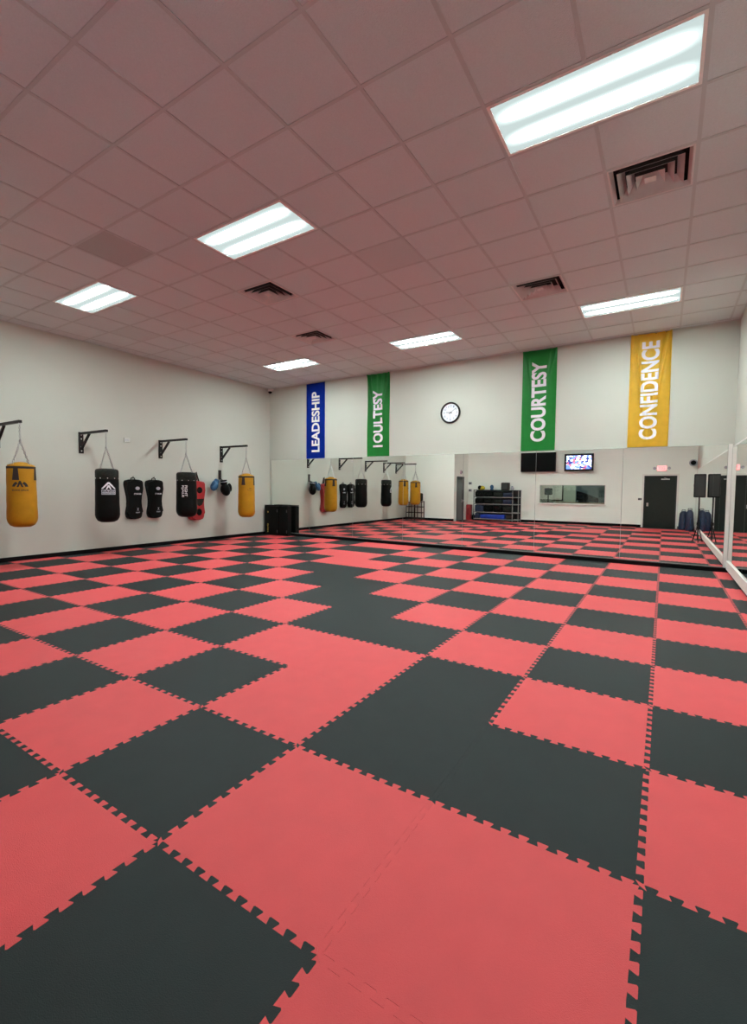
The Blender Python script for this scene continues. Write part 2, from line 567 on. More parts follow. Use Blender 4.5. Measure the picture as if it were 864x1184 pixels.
# ------------------------------------------------------------------ puzzle mats
NT, AMP = 11, .0165
def wave():
    pts = [(0., 0.)]
    p = 1./NT
    for k in range(NT):
        s = k*p
        lo0 = (s+.0*p if k else .012)
        pts += [(lo0 if k == 0 else s+.02*p, -AMP), (s+.31*p, -AMP), (s+.20*p, AMP*.7), (s+.25*p, AMP), (s+.75*p, AMP), (s+.80*p, AMP*.7), (s+.69*p, -AMP)]
    pts[-1] = (1-.28*p, -AMP*.3)
    pts.append((1., 0.))
    return pts
WV = wave()
BND = {0: 0, 1: 0, 2: -2, 3: -2, 4: -3, 5: -4, 6: -5, 7: -5, 8: -6, 9: -6, 10: -6}
def is_black(i, j):
    s = (i+j) % 2
    bnd = BND.get(j, 1)
    return s == 1 if i <= bnd else s == 0
def mat_mesh(x0, x1, y0, y1, col):
    """one mat covering x0..x1, y0..y1 inside its unit cell; cut sides are straight"""
    def side(lo, hi, straight):
        if straight: return [(lo, 0.), (hi, 0.)]
        return [(lo, 0.)]+[(t_, w_) for t_, w_ in WV if lo+.012 < t_ < hi-.008]+[(hi, 0.)]
    out = []
    out += [(t_, y0+w_) for t_, w_ in side(x0, x1, y0 > 0)][:-1]
    out += [(x1+w_, t_) for t_, w_ in side(y0, y1, x1 < 1)][:-1]
    out += [(t_, y1+w_) for t_, w_ in reversed(side(x0, x1, y1 < 1))][:-1]
    out += [(x0+w_, t_) for t_, w_ in reversed(side(y0, y1, x0 > 0))][:-1]
    cx, cy = (x0+x1)/2, (y0+y1)/2
    out = [((a-cx)*.9986, (b-cy)*.9986) for a, b in out]
    bm = B()
    prism(bm, out, 'z', 0, .02)
    bm.normal_update()
    bmesh.ops.triangulate(bm, faces=[f for f in bm.faces if len(f.verts) > 4], ngon_method='EAR_CLIP')
    bmesh.ops.recalc_face_normals(bm, faces=bm.faces)
    me = bpy.data.meshes.new('puzzle_mat')
    bm.to_mesh(me)
    bm.free()
    me.materials.append(col)
    return me
ORD = ['first', 'second', 'third', 'fourth', 'fifth', 'sixth', 'seventh', 'eighth', 'ninth', 'tenth', 'eleventh', 'twelfth',
       'thirteenth', 'fourteenth', 'fifteenth', 'sixteenth']
CACHE = {}
for j in range(10, -3, -1):
    for i in range(3, -12, -1):
        gx0, gx1, gy0, gy1 = max(i, XL+.021), min(i+1, XR-.021), max(j, YR+.016), min(j+1, 10.998)
        if gx0 < BUX:
            if gy1 <= BUY: 
                if gx1 <= BUX: continue
                gx0 = BUX+.03
            elif gy0 < BUY: gy0 = BUY+.016
        k = tuple(round(v, 4) for v in (gx0-i, gx1-i, gy0-j, gy1-j))+(is_black(i, j),)
        if k not in CACHE:
            CACHE[k] = mat_mesh(*k[:4], BLK if k[4] else RED)
        o = bpy.data.objects.new('puzzle_mat', CACHE[k])
        COL.objects.link(o)
        o.location = ((gx0+gx1)/2, (gy0+gy1)/2, -.02)
        c = 'black' if k[4] else 'red'
        tag(o, '%s interlocking foam mat, %s row from the back mirror, %s column from right wall' % (c, ORD[10-j], ORD[3-i]), 'foam mat',
            'interlocking floor mats')

# ------------------------------------------------------------------ mirrors
MT = 2.735
edges = [3.165, 1.19, -.80, -2.79, -4.72, -6.60, -8.45, -10.28]
for k in range(7):
    x1, x0 = edges[k]-.002, edges[k+1]+.002
    t = thing('wall_mirror', 'tall mirror panel on the back wall, %s from its right end' % ORD[k], 'mirror', ((x0+x1)/2, 11.10, .09), group='back wall mirror panels')
    w = (x1-x0)/2
    bm = B()
    vs = [bm.verts.new(p) for p in ((-w+.002, -.001, .012), (w-.002, -.001, .012), (w-.002, -.001, MT-.09-.006), (-w+.002, -.001, MT-.09-.006))]
    bm.faces.new(vs)
    obj('mirror_glass', bm, MIR, t)
    obj('mirror_backing', bx(-w, w, 0, .04, 0, MT-.09), MIREDGE, t)
t = thing('mirror_frame', 'white painted post closing the right end of the back mirror', 'trim', (3.215, 11.09, .09))
obj('post', bx(-.045, .02, -.02, .04, 0, MT-.085, bevel=.004), WHITE, t)
# right wall mirrors in a white frame
ry = [10.955, 8.95, 6.95, 4.95, 2.95, .95, -1.05]
for k in range(6):
    y1, y0 = ry[k]-.002, ry[k+1]+.002
    t = thing('wall_mirror', 'tall mirror panel on the right-hand wall, %s from the back corner' % ORD[k], 'mirror', (XR-.03, (y0+y1)/2, .26), group='right wall mirror panels')
    w = (y1-y0)/2
    bm = B()
    vs = [bm.verts.new(p) for p in ((-.001, -w+.002, .004), (-.001, w-.002, .004), (-.001, w-.002, 2.40), (-.001, -w+.002, 2.40))]
    bm.faces.new(vs)
    obj('mirror_glass', bm, MIR, t)
    obj('mirror_backing', bx(0, .03, -w, w, 0, 2.405), MIREDGE, t)
t = thing('mirror_frame', 'white painted frame around the mirrors of the right-hand wall', 'trim', (XR-.03, 4.94, .07))
obj('bottom_rail', bx(-.03, .03, -6.05, 6.05, 0, .188, bevel=.006), WHITE, t)
obj('top_rail', bx(-.006, .03, -6.05, 6.05, 2.598, 2.625, bevel=.003), WHITE, t)
obj('end_post', bx(-.006, .03, 6.02, 6.05, .19, 2.597), WHITE, t)
obj('end_post', bx(-.02, .03, -6.05, -5.995, .19, 2.597), WHITE, t)

# ------------------------------------------------------------------ banners
def banner(x0, x1, z0, z1, m, word, tz0, tz1, tx0, tx1, label, fold, lm, sweep, bold):
    w, h = x1-x0, z1-z0
    def f(u, v):                                 # cloth depth out of the wall, u across, v up, 0..1
        g = v*v
        d = .5+.5*math.cos(2*PI*(2.2*abs(u-.5)*2+sweep*(1-v)*.8))
        s = math.exp(-((abs(u-.5)*2-.95+.9*(1-v)**.8)/.055)**2)+.7*math.exp(-((abs(u-.5)*2-.60+.6*(1-v))/.05)**2)
        return .012+fold*(.5*d*g+1.0*s*v**.7+.18*math.sin(7*v+5*u))
    t = thing('wall_banner', label, 'banner', (x0, 11.14 if m else 0, z0), group='hanging word banners')
    nx, nz = 40, 90
    bm = B()
    V = [[bm.verts.new((w*i/nx, -f(i/nx, k/nz), h*k/nz)) for i in range(nx+1)] for k in range(nz+1)]
    for k in range(nz):
        for i in range(nx):
            bm.faces.new((V[k][i], V[k][i+1], V[k+1][i+1], V[k+1][i]))
    bmesh.ops.solidify(bm, geom=bm.faces[:], thickness=.002)
    obj('cloth', bm, m, t, smooth='all')
    bm = text_bm(word, h*(tz1-tz0), w*(tx1-tx0), bold)
    slice_bm(bm, 0, .03, 0, h)
    slice_bm(bm, 1, .012, 0, w)
    for v in bm.verts:                           # text reads upwards: x -> up, y -> to the left
        a, b = v.co.x, v.co.y
        z = h*tz0+a
        x = w*tx1-b
        v.co = Vector((x, -f(x/w, z/h)-.010, z))
    obj('lettering', bm, lm, t)
    obj('top_rod', tube(B(), [(.005, -.005, h-.012), (w-.005, -.005, h-.012)], .004), DGREY, t)
    return t
banner(-8.62, -7.80, 2.745, 5.32, BBLUE, 'LEADESHIP', .085, .885, .30, .73, 'blue banner reading LEADESHIP, leftmost on the back wall', .005, LETW, 0, .030)
banner(-6.07, -5.25, 2.745, 5.32, BGREEN, '1OULTESY', .11, .80, .28, .71, 'creased green banner with garbled word, between blue banner and clock', .065, LETW, 1.2, .032)
banner(-1.21, -.36, 2.745, 5.32, BGREEN, 'COURTESY', .09, .885, .28, .72, 'green banner reading COURTESY, right of the clock', .030, LETW, .6, .034)
banner(1.26, 2.07, 2.745, 5.32, BYEL, 'CONFIDENCE', .065, .93, .28, .72, 'yellow banner reading CONFIDENCE at the right of the back wall', .060, LETW, 1.0, .030)

# ------------------------------------------------------------------ clock
t = thing('wall_clock', 'round white wall clock with black rim on the back wall', 'clock', (-3.225, YB, 3.915))
bm = B()
lathe(bm, [(.30, 0), (.305, -.03), (.295, -.05), (.265, -.052), (.255, -.035), (.255, -.004)], 48, (0, 0, 0), 'y')
obj('rim', bm, STEEL, t, smooth=True)
obj('face', lathe(B(), [(.256, -.002), (.256, -.012)], 48, (0, 0, 0), 'y'), CLOCKF, t)
bm = B()
for n in range(1, 13):
    a = PI/2-n*PI/6
    tb = text_bm(str(n), .075 if n > 9 else .042, .062, .01)
    w_ = .075 if n > 9 else .042
    me = bpy.data.meshes.new('n')
    for v in tb.verts:
        v.co = Vector((v.co.x-w_/2+.195*math.cos(a), -.0135, v.co.y-.031+.195*math.sin(a)))
    tb.to_mesh(me)
    tb.free()
    bm.from_mesh(me)
    bpy.data.meshes.remove(me)
obj('numerals', bm, CLOCKI, t)
def hand(ang, l, w_, y, m):
    a = PI/2-ang
    d = Vector((math.cos(a), 0, math.sin(a)))
    n = Vector((-d.z, 0, d.x))
    bm = B()
    pts = [d*-.05+n*w_, d*-.05-n*w_, d*l-n*w_*.5, d*l+n*w_*.5]
    prism(bm, [(p.x, p.z) for p in pts], 'y', y, y-.003)
    return bm
obj('hour_hand', hand(math.radians(277), .14, .011, -.015, CLOCKH), CLOCKH, t)
obj('minute_hand', hand(math.radians(55), .20, .007, -.019, CLOCKH), CLOCKH, t)
obj('second_hand', hand(math.radians(180), .22, .004, -.023, CLOCKH), CLOCKI, t)
obj('hub', lathe(B(), [(.014, -.012), (.014, -.028)], 12, (0, 0, 0), 'y'), CLOCKH, t)

# ------------------------------------------------------------------ bag brackets, bags
HX = -9.2
BY = [2.86, 4.585, 6.74, 8.91, 1.55]
def bracket(y, label):
    t = thing('bag_bracket', label, 'bracket', (XL, y, 2.54), group='bag brackets on the left wall')
    L = HX-XL
    obj('wall_plate', bx(0, .03, -.055, .055, 0, .53, bevel=.004), STEEL, t)
    bm = B()
    for z in (.06, .16, .36, .46):
        lathe(bm, [(.016, .03), (.016, .042)], 8, (0, .0, z), 'x')
    obj('bolts', bm, SILVER, t)
    bm = B()
    bar(bm, (.03, 0, .495), (L+.04, 0, .495), .055, .055)
    obj('arm', bm, STEEL, t)
    bm = B()
    bar(bm, (.03, 0, .10), (.43, 0, .47), .045, .045)
    obj('brace', bm, STEEL, t)
    bm = B()
    n = 12
    for k in range(n):
        a0, a1 = 2*PI*k/n, 2*PI*(k+1)/n
        bar(bm, (L, .022*math.cos(a0), .452+.022*math.sin(a0)), (L, .022*math.cos(a1), .452+.022*math.sin(a1)), .009, .009)
    obj('eye_ring', bm, CHROME, t)
    return t

def link_chain(bm, a, b, ll=.058, r=.0065):
    a, b = Vector(a), Vector(b)
    d = (b-a)
    n = max(2, round(d.length/(ll*.78)))
    d = d/n
    dn = d.normalized()
    u = dn.cross(Vector((.3, 1, .1))).normalized()
    v = dn.cross(u)
    for k in range(n):
        c = a+d*(k+.5)
        w = u if k % 2 else v
        hl, hw = d.length*.62, .017
        pts = [c+dn*hl*math.sin(q)+w*hw*math.cos(q) for q in [2*PI*i/8 for i in range(8)]]
        nrm = dn.cross(w)
        rings = []
        for i, p in enumerate(pts):
            o_ = (p-c).normalized()
            rings.append([bm.verts.new(p+r*(math.cos(s)*o_+math.sin(s)*nrm)) for s in (0, PI/2, PI, 3*PI/2)])
        for i in range(8):
            A, C = rings[i], rings[(i+1) % 8]
            for s in range(4):
                bm.faces.new((A[s], A[(s+1) % 4], C[(s+1) % 4], C[s]))

def on_cyl(bm, R, az, z0, eps=.006):
    """wrap a flat xy drawing (x along the arc, y up) on a cylinder of radius R(z), centred on azimuth az"""
    for v in bm.verts:
        r = R(z0+v.co.y)+eps+v.co.z
        a = az+v.co.x/R(z0+v.co.y)
        v.co = Vector((r*math.cos(a), r*math.sin(a), z0+v.co.y))

def merge(bm, other, dx=0, dy=0):
    me = bpy.data.meshes.new('m')
    other.to_mesh(me)
    other.free()
    for v in me.vertices:
        v.co.x += dx
        v.co.y += dy
    bm.from_mesh(me)
    bpy.data.meshes.remove(me)

def poly(bm, pts):
    bm.faces.new([bm.verts.new((a, b, 0)) for a, b in pts])

CAMP = Vector((2.0292, -1.2601, 1.7343))
def bag(y, z0, z1, r, m, label, kind, logo):
    t = thing('punching_bag', label, 'punching bag', (HX, y, z0), group='hanging punching bags')
    h = z1-z0-.05
    rt, rb = r*.94, r*1.03
    def R(z): return rt+(rb-rt)*max(0, min(1, 1-z/h))
    prof = [(.02, .0), (r*.55, .008), (r*.82, .045), (r*.96, .11), (R(.16), .18)]
    for k in range(1, 9):
        z = .18+(h-.23)*k/8
        prof.append((R(z)*(1+.008*math.sin(k*2.3)), z))
    prof += [(rt*.985, h-.03), (rt*.93, h), (rt*.72, h+.018), (rt*.70, h+.004), (.02, h-.002)]
    obj('bag_body', lathe(B(), prof, 40), m, t, smooth=True)
    ap = (0, 0, 2.63-z0)
    az = math.atan2(CAMP.y-y, CAMP.x-HX)
    for k in range(4):
        a = az+PI/4+k*PI/2
        bm = B()
        link_chain(bm, (rt*.86*math.cos(a), rt*.86*math.sin(a), h-.01), ap)
        obj('hanging_chain', bm, CHROME, t)
    bm = B()
    link_chain(bm, ap, (0, 0, 2.975-z0))
    obj('top_chain', bm, CHROME, t)
    obj('swivel', lathe(B(), [(.008, 2.60-z0), (.024, 2.615-z0), (.024, 2.65-z0), (.008, 2.665-z0)], 10), CHROME, t)
    if kind == 'gold':
        bm = B()
        lathe(bm, [(rt*1.0, h-.075), (rt*1.012, h-.072), (rt*1.012, h-.03), (rt*1.0, h-.027)], 40)
        obj('rim_strap', bm, BROWN, t, smooth=True)
        for k in range(4):
            bm = B()
            poly(bm, [(-.045, -.27), (.075, -.27), (.055, -.02), (-.02, -.02)])
            slice_bm(bm, 0, .02, -.1, .1)
            a = az-.45+k*PI/2
            on_cyl(bm, R, a, h-.03, .005)
            bmesh.ops.solidify(bm, geom=bm.faces[:], thickness=.008)
            obj('strap_tab', bm, BROWN, t)
        bm = B()
        blob(bm, (0, 0, h-.01), (rt*.80, rt*.80, .075), 20)
        obj('top_flap', bm, m, t, smooth='all')
    else:
        bm = B()
        pr_ = [(rt*1.004, h-.26), (rt*1.02, h-.25), (rt*1.02, h-.05), (rt*.98, h-.012), (rt*.90, h+.006)]
        lathe(bm, pr_, 40)
        obj('top_collar', bm, BVINYL2, t, smooth=True)
        bm = B()
        for k in range(10):
            a = 2*PI*k/10+.2
            blob(bm, (rt*1.02*math.cos(a), rt*1.02*math.sin(a), h-.21), (.012, .012, .012), 8)
        obj('rivets', bm, SILVER, t)
    if logo: logo(t, R, h, az)
    return t

def logo_gold(t, R, h, az):
    bm = B()
    for sgn in (-1, 1):                             # two arcs around a pointed letter
        for r0, r1, a0, a1 in ((.085, .135, 8, 66),):
            pts = [(sgn*r1*math.cos(math.radians(a)), r1*math.sin(math.radians(a))) for a in range(a0, a1+1, 6)]
            pts += [(sgn*r0*math.cos(math.radians(a)), r0*math.sin(math.radians(a))) for a in range(a1, a0-1, -6)]
            poly(bm, pts)
    poly(bm, [(-.055, .01), (-.014, .135), (.014, .135), (.055, .01), (.026, .01), (0, .07), (-.026, .01)])
    merge(bm, text_bm('BOXING LEAGUE', .27, .036, .03), -.135, -.07)
    slice_bm(bm, 0, .02, -.2, .2)
    on_cyl(bm, R, az-.10, h-.46)
    obj('printed_logo', bm, LETK, t)
def logo_black(t, R, h, az):
    bm = B()
    poly(bm, [(-.155, .0), (-.02, .155), (.02, .155), (.155, .0), (.115, .0), (0, .115), (-.115, .0)])
    poly(bm, [(-.06, -.01), (-.018, .085), (.018, .085), (.06, -.01), (.03, -.01), (0, .04), (-.03, -.01)])
    slice_bm(bm, 0, .02, -.2, .2)
    on_cyl(bm, R, az+.12, h-.46)
    obj('printed_logo', bm, LETW, t)
    bm = B()
    poly(bm, [(-.15, -.06), (.15, -.06), (.15, .055), (-.15, .055)])
    slice_bm(bm, 0, .02, -.2, .2)
    on_cyl(bm, R, az+.12, h-.535, .005)
    lb = obj('logo_label', bm, LETG, t)
    bm = text_bm('RAZD', .26, .05, .02)
    merge(bm, text_bm('BOXING GEAR', .26, .022, .01), 0, -.04)
    for v in bm.verts: v.co.x -= .13
    slice_bm(bm, 0, .02, -.2, .2)
    on_cyl(bm, R, az+.12, h-.54, .008)
    obj('lettering', bm, LETK, lb)
def logo_side(t, R, h, az):
    bm = B()
    for s, dx, l in (('RJALE', -.055, .32), ('FIGHT', .03, .30)):
        tb = text_bm(s, l, .07, .02)
        for v in tb.verts:                          # rotated to read downwards
            v.co = Vector((v.co.y+dx, -v.co.x, 0))
        merge(bm, tb)
    slice_bm(bm, 0, .02, -.2, .2)
    on_cyl(bm, R, az-.30, h-.35)
    obj('printed_lettering', bm, LETW, t)
def logo_small(t, R, h, az):
    bm = B()
    for a0, r0, r1 in ((0, .05, .058),):
        pts = [(r1*1.3*math.cos(math.radians(a)), r1*.8*math.sin(math.radians(a))) for a in range(180, 361, 15)]
        pts += [(r0*1.3*math.cos(math.radians(a)), r0*.8*math.sin(math.radians(a))) for a in range(360, 179, -15)]
        poly(bm, pts)
    poly(bm, [(-.035, .02), (.05, .03), (.05, .04), (-.035, .03)])
    poly(bm, [(-.02, -.005), (.03, .0), (.03, .008), (-.02, .003)])
    on_cyl(bm, R, az+.42, h-.44)
    obj('printed_logo', bm, LETK, t)

bracket(BY[0], 'black steel wall bracket cut off by the left edge, holding a gold bag')
bracket(BY[1], 'black steel wall bracket holding the black bag with white triangle logo')
bracket(BY[2], 'black steel wall bracket holding the black bag beside the red shield')
bracket(BY[3], 'black steel wall bracket nearest the back corner, above the hanging gloves')
bracket(BY[4], 'black steel wall bracket holding the farthest gold bag seen in the mirror')
bag(BY[0], .86, 2.19, .258, GOLD, 'gold punching bag with black arched logo near the left edge', 'gold', logo_gold)
bag(BY[1], .86, 2.17, .258, BVINYL, 'black punching bag with white triangle logo, left of the two black shields', 'black', logo_black)
bag(BY[2], .88, 2.16, .272, BVINYL, 'black punching bag with white sideways lettering, overlapping the red shield', 'black', logo_side)
bag(BY[3], .77, 2.15, .26, GOLD, 'gold punching bag nearest the back corner with small dark mark', 'gold', logo_small)
bag(BY[4], .86, 2.15, .28, GOLD, 'gold punching bag seen only in the mirror beside the dark rack', 'gold', None)

# ------------------------------------------------------------------ strike shields on the left wall
def shield_outline(w, h, waist, n=10):
    half = [(.33, .01), (.40, .05), (.435, .12), (.43, .18), (waist*1.04, .32), (waist, .44), (waist*1.05, .56), (.46, .76), (.5, .86), (.495, .93), (.44, .975), (.25, 1.0), (0, 1.005)]
    half = [(0, -.014), (.20, -.008)]+half
    r = [(a*w, b*h) for a, b in half]
    return r+[(-a, b) for a, b in reversed(r[1:-1])]
def shield(name, y, z0, w, h, m, label, thick=.13, waist=.355):
    t = thing(name, label, 'strike shield', (XL, y, z0), group='padded strike shields on the left wall')
    out = shield_outline(w, h, waist)
    bm = B()
    prism(bm, out, 'x', .012, thick)
    bm.faces.ensure_lookup_table()
    es = [e for e in bm.edges if all(abs(v.co.x-thick) < 1e-5 for v in e.verts)]
    bmesh.ops.bevel(bm, geom=es, offset=.045, segments=3, affect='EDGES')
    obj('pad_body', bm, m, t, smooth=True)
    return t
for y, lab in ((5.89, 'black hourglass strike shield on left wall, the one nearer the triangle-logo bag'),
               (6.50, 'black hourglass strike shield on left wall, right one of the pair')):
    t = shield('strike_shield', y, .83, .52, 1.08, BVINYL, lab)
    bm = B()
    n = 20
    el = lambda r, ox, oz, k: (ox+r*math.cos(2*PI*k/n), oz+r*.75*math.sin(2*PI*k/n))
    V = [bm.verts.new((.153, *el(.062, .06, .84, k))) for k in range(n)]
    bm.faces.new(V)
    obj('round_emblem', bm, LETG, t)
    def yz(bm, x):
        for v in bm.verts: v.co = Vector((x, v.co.x, v.co.y))
    bm = text_bm('STRIKER', .21, .042, .03)
    for v in bm.verts: v.co += Vector((-.045, .665, 0))
    yz(bm, .154)
    obj('lettering', bm, LETW, t)
    bm = text_bm('FIGHT', .12, .032, .02)
    for v in bm.verts: v.co += Vector((.0, .155, 0))
    merge(bm, text_bm('X', .05, .08, .01), .035, .22)
    yz(bm, .154)
    obj('lower_mark', bm, LETG, t)
    bm = B()
    tube(bm, [(.02, -.06, 1.07), (.03, -.05, 1.12), (.03, .0, 1.14), (.03, .05, 1.12), (.02, .06, 1.07)], .012, 6)
    obj('hanging_loop', bm, BVINYL2, t)
    obj('wall_hook', tube(B(), [(0, 0, 1.15), (.05, 0, 1.14), (.06, 0, 1.17)], .008, 6), STEEL, t)

t = shield('strike_shield', 7.86, .70, .60, 1.20, REDV, 'red curved strike shield with black circles, behind the black bag', .19, .37)
def disc(y, z, r, x, n=18, sz=1.):
    bm = B()
    lathe(bm, [(r, 0), (r*.95, .012), (r*.3, .016)], n, (0, 0, 0), 'x', sy=sz)
    for v in bm.verts: v.co += Vector((x, y, z))
    return bm
obj('black_circle', disc(.06, .92, .10, .192), BVINYL, t, smooth=True)
obj('black_circle', disc(.04, .24, .095, .192, sz=1.15), BVINYL, t, smooth=True)
bm = B()
prism(bm, [(-.11, .66), (.22, .66), (.20, .58), (.14, .46), (.04, .42), (-.02, .46)], 'x', .18, .196)
obj('black_patch', bm, BVINYL2, t)
bm = B()
prism(bm, [(-.20, .645), (.205, .655), (.205, .672), (-.20, .662)], 'x', .18, .200)
obj('seam_roll', bm, REDV, t)
bm = B()
bar(bm, (.05, .15, 1.17), (.05, .05, 1.47), .05, .012)
bar(bm, (.06, .07, 1.17), (.05, .03, 1.47), .04, .012)
obj('hanging_strap', bm, BROWN, t)
obj('wall_hook', tube(B(), [(0, .04, 1.46), (.07, .04, 1.45), (.08, .04, 1.49)], .012, 6), STEEL, t)

# ------------------------------------------------------------------ gloves on a strap
t = thing('glove_strap', 'dark strap hanging on the wall below the corner bracket, holding gloves', 'strap', (XL, 8.84, 1.95))
bm = B()
box(bm, .004, .03, -.05, .05, .02, .33, bevel=.004)
obj('strap_band', bm, BROWN, t)
bm = B()
for q in ((.14, -.17, -.03), (.19, .01, -.03)):
    tube(bm, [(.03, 0, .07), (q[0]*.6, q[1]*.6, .02), q], .012, 6)
obj('strap_cord', bm, BVINYL2, t)
obj('wall_hook', tube(B(), [(0, 0, .29), (.06, 0, .28), (.07, 0, .31)], .012, 6), STEEL, t)
def glove(label, loc, m, sc, tilt, flip=1):
    t = thing('boxing_glove', label, 'boxing glove', loc, group='boxing gloves on the left wall')
    bm = B()
    # cuff at top, fist hanging down
    prof = [(.085, .02), (.09, -.05), (.085, -.10)]
    lathe(bm, [(.05, .02)]+prof+[(.05, -.11)], 20)
    M = Matrix.Rotation(tilt, 4, 'X')
    for v in bm.verts: v.co = M @ (v.co*sc)
    obj('cuff', bm, m, t, smooth=True)
    bm = B()
    vs = blob(bm, (.02, 0, -.24), (.13, .125, .17), 24)
    for v in vs:
        if v.co.z < -.24: v.co.x += .03*(-.24-v.co.z)/.17
    for v in bm.verts: v.co = M @ (v.co*sc)
    obj('fist_pad', bm, m, t, smooth='all')
    bm = B()
    blob(bm, (.07, flip*.115, -.20), (.06, .055, .12), 16)
    for v in bm.verts: v.co = M @ (v.co*sc)
    obj('thumb', bm, m, t, smooth='all')
    bm = B()
    lathe(bm, [(.088, -.035), (.0935, -.032), (.0935, -.018), (.088, -.015)], 20)
    for v in bm.verts: v.co = M @ (v.co*sc)
    obj('cuff_band', bm, LETG if m is BVINYL else NAVY, t)
    return t
glove('blue boxing glove hanging on the left wall behind the dark glove', (XL+.15, 8.62, 1.93), BLUEV, .95, -.62, -1)
glove('black boxing glove hanging on the left wall in front of the blue glove', (XL+.20, 8.84, 1.93), BVINYL, 1.22, .16, 1)

# ------------------------------------------------------------------ small wall fittings
t = thing('thermostat', 'small white control plate on the left wall above the shields', 'wall control', (XL, 5.755, 2.98))
obj('plate', bx(-.004, .02, -.08, .08, -.06, .06, bevel=.004), mat('pale_plastic', (.58, .57, .53), .5), t)
bm = text_bm('0.5Q', .10, .045, .02)
for v in bm.verts: v.co = Vector((.0215, v.co.x-.05, v.co.y-.025))
obj('display', bm, CLOCKI, t)

t = thing('security_camera', 'small dark dome camera high in the left back corner', 'camera', (XL+.14, YB-.12, 5.23))
obj('mount', bx(-.07, .07, -.04, .12, .05, .095, bevel=.006), WHITE, t)
obj('housing', lathe(B(), [(.03, .05), (.075, .045), (.08, .0), (.075, -.01)], 20), WHITE, t, smooth=True)
bm = B()
lathe(bm, [(.072, -.011), (.068, -.045), (.045, -.075), (.01, -.088)], 20)
obj('dome', bm, SCREEN, t, smooth=True)

# two black upright boxes in the corner
def upright(x0, x1, y0, y1, h, label, letters):
    t = thing('equipment_box', label, 'box', ((x0+x1)/2, (y0+y1)/2, 0), group='upright black boxes in the corner')
    w, d = (x1-x0)/2, (y1-y0)/2
    obj('box_body', bx(-w, w, -d, d, 0, h-.035, bevel=.012), BVINYL, t)
    obj('lid', bx(-w+.003, w-.003, -d+.003, d-.003, h-.03, h, bevel=.01), BVINYL, t)
    bm = B()
    for z in (.15, h-.2):
        box(bm, w-.06, w-.02, -d-.008, -d, z-.05, z+.05)
    obj('hinge', bm, DGREY, t)
    if letters:
        bm = text_bm('SPORT', .33, .055, .02)
        for v in bm.verts: v.co = Vector((-w+.20-v.co.y, -d-.002, .42-v.co.x))
        obj('gold_lettering', bm, LETY, t)
        bm = B()
        lathe(bm, [(.028, -d), (.028, -d-.003)], 14, (-w+.175, 0, .84), 'y')
        obj('gold_badge', bm, LETY, t)
upright(-10.28, -9.61, 10.74, 10.995, 1.09, 'upright black box with gold lettering in the left back corner', True)
upright(-9.59, -9.20, 10.79, 10.995, 1.085, 'plain narrower black box standing right of the gold-lettered one', False)

# ------------------------------------------------------------------ the rear of the room, seen in the mirror
# televisions
def television(x0, x1, z0, z1, m, label, lit):
    t = thing('television', label, 'television', ((x0+x1)/2, YR+.20, (z0+z1)/2), group='televisions on the rear wall')
    w, h = (x1-x0)/2, (z1-z0)/2
    obj('bezel', bx(-w, w, -.04, .03, -h, h, bevel=.008), STEEL, t)
    e = .09 if lit else .03
    obj('screen', bx(-w+e, w-e, .03, .034, -h+e*1.1, h-e), m, t)
    bm = B()
    box(bm, -.2, .2, -.06, -.04, -.2, .2)
    box(bm, -.05, .05, -.19, -.05, -.08, .08)
    box(bm, -.12, .12, -.20, -.18, -.16, .16)
    obj('wall_mount', bm, STEEL, t)
television(-4.44, -2.68, 2.66, 3.66, SCREEN, 'large black television switched off, mirrored left of the lit one', False)
television(-2.27, -.93, 2.68, 3.54, TVP, 'lit television showing a sports crowd, seen in the back mirror', True)

# exit sign with emergency lamps
t = thing('exit_sign', 'glowing red exit sign above the grey door seen in the mirror', 'sign', (1.92, YR, 2.77))
obj('sign_box', bx(-.20, .20, 0, .06, -.13, .13, bevel=.006), WHITE, t)
obj('glow_panel', bx(-.185, .185, .06, .066, -.115, .115), EXITM, t)
bm = text_bm('EXIT', .26, .14, .02)
for v in bm.verts: v.co = Vector((.13-v.co.x, .0675, v.co.y-.07))
obj('lettering', bm, emit('exit_letter_glow', (1.0, .12, .12), .9), t)
for s in (-1, 1):
    bm = B()
    lathe(bm, [(.03, .0), (.06, .02), (.065, .07), (.055, .075)], 16, (s*.285, 0, 0), 'y')
    box(bm, min(s*.20, s*.23), max(s*.20, s*.23), .02, .04, -.02, .02)
    obj('lamp_head', bm, LETG, t, smooth=True)

t = thing('wall_speaker', 'small dark round speaker high in the rear right corner', 'speaker', (3.10, YR, 2.99))
bm = B()
lathe(bm, [(.10, .04), (.15, .06), (.155, .16), (.13, .20), (.06, .205)], 24, (0, 0, 0), 'y')
obj('housing', bm, LETG, t, smooth=True)
obj('cone', lathe(B(), [(.105, .2), (.105, .212), (.03, .216)], 20, (0, 0, 0), 'y'), SCREEN, t)
obj('mount', bx(-.04, .04, 0, .05, -.06, .06), DGREY, t)

